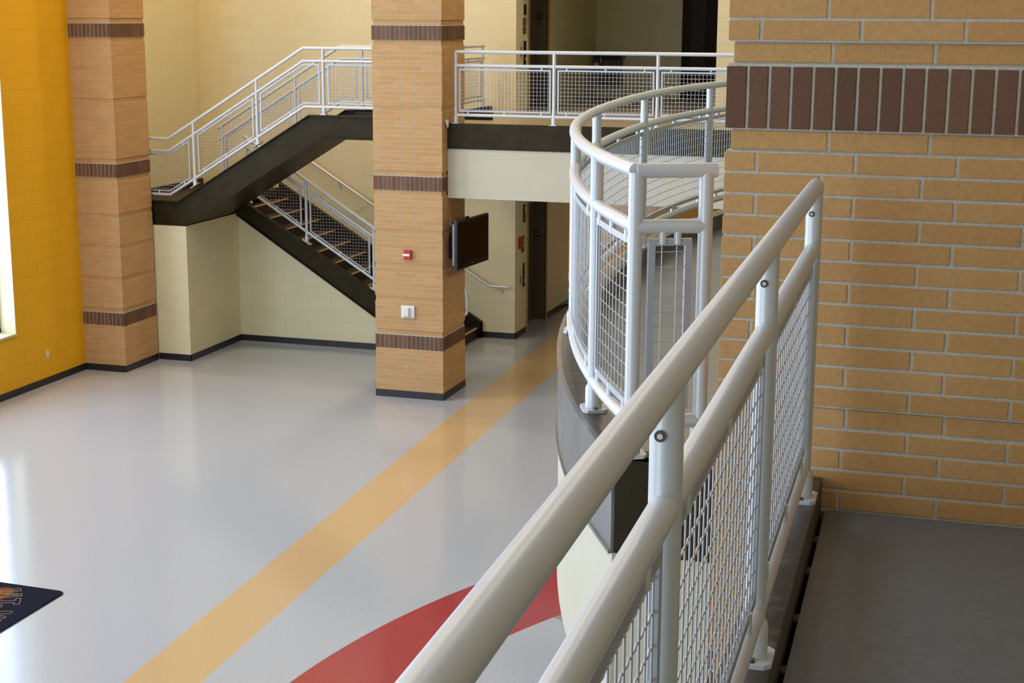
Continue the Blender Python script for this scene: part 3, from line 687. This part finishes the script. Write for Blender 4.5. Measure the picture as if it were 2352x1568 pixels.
wallbox('lantern_indicator', 'narrow dark indicator high beside the upper elevator opening', 'sign', 24.66, 5.40, .10, .17, 'black')
wallbox('call_panel', 'steel call button panel beside the upper elevator opening', 'call panel', 24.64, 5.14, .15, .25, 'doorsteel', .015, (('button', 0, .06, .05, .04, 'steel'), ('button', 0, -.01, .04, .06, 'nosing'), ('button', 0, -.09, .07, .02, 'steel')))
wallbox('warning_placard', 'dark placard with a small lit strip beside the upper elevator', 'sign', 24.66, 4.69, .10, .42, 'black', .02, (('white_mark', .02, -.08, .03, .05, 'white'),))
wallbox('warning_placard', 'small white placard with a red diamond beside the upper elevator', 'sign', 24.47, 4.75, .10, .28, 'plaster', .006, (('red_diamond', 0, -.02, .06, .16, 'red'),))
wallbox('lantern_indicator', 'narrow dark indicator high beside the lower elevator opening', 'sign', 24.69, 2.06, .10, .30, 'black', .02, (('white_mark', .02, .07, .03, .08, 'white'),))
wallbox('fire_alarm_strobe', 'red fire alarm edge beside the lower elevator call panel', 'fire alarm', 24.40, 1.60, .05, .20, 'red', .04)
wallbox('call_panel', 'steel call button panel beside the lower elevator opening', 'call panel', 24.62, 1.55, .15, .28, 'doorsteel', .015, (('button', 0, .06, .05, .04, 'steel'), ('button', 0, -.03, .05, .05, 'steel')))
wallbox('warning_placard', 'dark placard with a small lit strip beside the lower elevator', 'sign', 24.68, 1.02, .09, .40, 'black', .02, (('white_mark', .02, -.1, .03, .06, 'white'),))
wallbox('warning_placard', 'small white placard with a red diamond beside the lower elevator', 'sign', 24.50, .98, .09, .26, 'plaster', .006, (('red_diamond', 0, -.02, .055, .13, 'red'),))
# alcove fountain and door
df = root('drinking_fountain', 'steel two level drinking fountain in the dark upper alcove', 'drinking fountain')
MB().box(-7.88+.45, -7.33, 29.0, 29.4, 4.36, 4.43).build('basin', 'steel', df, bev=.01)
MB().box(-7.43, -6.9, 29.05, 29.4, 4.50, 4.60).build('upper_basin', 'black', df, bev=.01)
MB().box(-7.40, -6.95, 29.15, 29.4, 4.0, 4.5).build('cabinet', 'doorsteel', df)
MB().tube([(-7.28, 29.0, 4.43), (-7.28, 28.99, 4.50), (-7.29, 28.97, 4.54)], .018, 10).build('spout', 'steel', df, smooth=True)
dr = MB().box(-5.80, -5.10, 29.33, 29.38, DK, 6.2).box(-5.05, -4.25, 29.33, 29.38, DK, 6.2).build('door_3', 'doorwood'); dr['kind'] = 'structure'
MB().box(-5.62, -5.36, 29.325, 29.33, DK, 6.2).build('door_panel', 'bronze', dr)
MB().box(-5.10, -5.05, 29.31, 29.39, DK, 6.2).build('door_mullion', 'doorsteel', dr)
# lower raised platform in the passage beyond the elevator
pl = root('low_steps', 'two low brown steps with pale edges in the passage beyond the lower elevator', 'steps')
MB().box(-10, 3, 28.0, 29.38, 0, .16).build('step', 'doorwood', pl); MB().box(-10, 3, 28.28, 29.38, .16, .318).build('step', 'doorwood', pl)
MB().box(-10, 3, 28.0, 28.28, .16, .168).build('step_edge', 'nosing', pl); MB().box(-10, 3, 28.28, 29.38, .318, .325).build('platform_top', 'nosing', pl)
# ------------------------------------------------------------------ entrance mat
mt = root('entrance_mat', 'dark navy rubber backed mat with outlined letters on the lobby floor', 'mat')
def corner_poly(cx, cy, ux, vy, r, k=8):
    # rectangle from corner (cx,cy) going -x by ux and -y by vy, rounded near corner
    out = []
    for i in range(k+1):
        a = math.pi/2*i/k; out.append((cx-r+r*math.sin(math.pi/2-a+0)*1, cy-r+r*math.cos(math.pi/2-a)))
    return out
def matpoly(g):
    x1, y1, x0, y0 = -8.06+g, 11.825+g, -9.9-g, 10.6-g; r = .075+g; P4 = []
    for cx, cy, a0 in ((x1-r, y1-r, 0), (x0+r, y1-r, 90), (x0+r, y0+r, 180), (x1-r, y0+r, 270)):
        for i in range(9): a = math.radians(a0+90*i/8); P4.append((cx+r*math.cos(a), cy+r*math.sin(a)))
    return [(x, y-.03*(x+8.06)) for x, y in P4]
MB().plan(matpoly(.012), 0, .006).build('rubber_border', 'black', mt)
MB().plan(matpoly(0), .005, .012).build('mat_pile', 'matrug', mt)
def onfloor(zx, zy):
    r = ray(zx/11.2, 1320+zy/11.2); return Vector((0, 0, H))+r*((.0112-H)/r.z)
def outline(pts, name='letter'):
    b = MB(); q = [onfloor(*p) for p in pts]; q.append(q[0]); q.append(q[1])
    for a_, b_ in zip(q[:-1], q[1:-1]): b.tube([a_, b_], .0034, 6)
    b.build(name, 'thread', mt)
outline([(5, 392), (525, 345), (548, 412), (125, 478), (552, 486), (570, 545), (35, 600), (32, 558), (505, 520), (15, 492), (12, 462), (478, 392), (20, 432)])
outline([(-60, 668), (395, 655), (418, 605), (545, 605), (488, 760), (345, 757), (372, 712), (-60, 720)])
outline([(-20, 768), (62, 766), (28, 832), (-25, 832)])
outline([(-90, 936), (330, 935), (255, 1003), (-20, 1000), (-25, 1030), (155, 1075), (115, 1120), (-90, 1062)])
outline([(-40, 1150), (50, 1155), (15, 1190), (-40, 1190)])
cxy = onfloor(-150, 530)
MB().plan([(cxy.x+.135*math.cos(a*math.pi/12), cxy.y+.22*math.sin(a*math.pi/12)) for a in range(24)], .0115, .0128).build('emblem_field', 'matorange', mt)
# ------------------------------------------------------------------ added fill lamps, all out of view
def lamp(x, y, z, s, power, col=(1, .70, .38)):
    o = root('fill_lamp', 'round fill lamp added overhead, out of view', 'fill lamp', 'added fill lamps')
    MB().lathe([(s, -.02), (s, 0)], x, y, z, 20).build('fill_lamp_ring', 'white', o)
    l = bpy.data.lights.new('fill_lamp_bulb', 'AREA'); l.shape = 'DISK'; l.size = s*1.6; l.energy = power; l.color = col
    lo = bpy.data.objects.new('fill_lamp_bulb', l); C.objects.link(lo); lo.location = (x, y, z-.03); lo.parent = o
for x, y in ((-9.5, 20.5), (-5.5, 22.0), (-2.0, 22.0), (-10.5, 14), (-6, 14), (-6, 7), (-10.5, 7), (-3, 17), (-11.2, 17.0)): lamp(x, y, TOP-.01, .12, (190 if x < -11 else 100) if y > 16 else 25, (1, .70, .38) if x < -9 else (1, .84, .64))  # added to brighten and warm the lobby, mostly its rear
for x, y in ((1.6, 2.6), (1.6, -1.5)): lamp(x, y, 7.29, .12, 9)  # added warm fill for the pier
lamp(-10.3, 22.3, TOP-.01, .14, 170)  # added to warm the stairwell walls
lamp(-5.1, 22.0, BK-.001, .30, 26, (1, .84, .60))  # added to lift the lower elevator wall
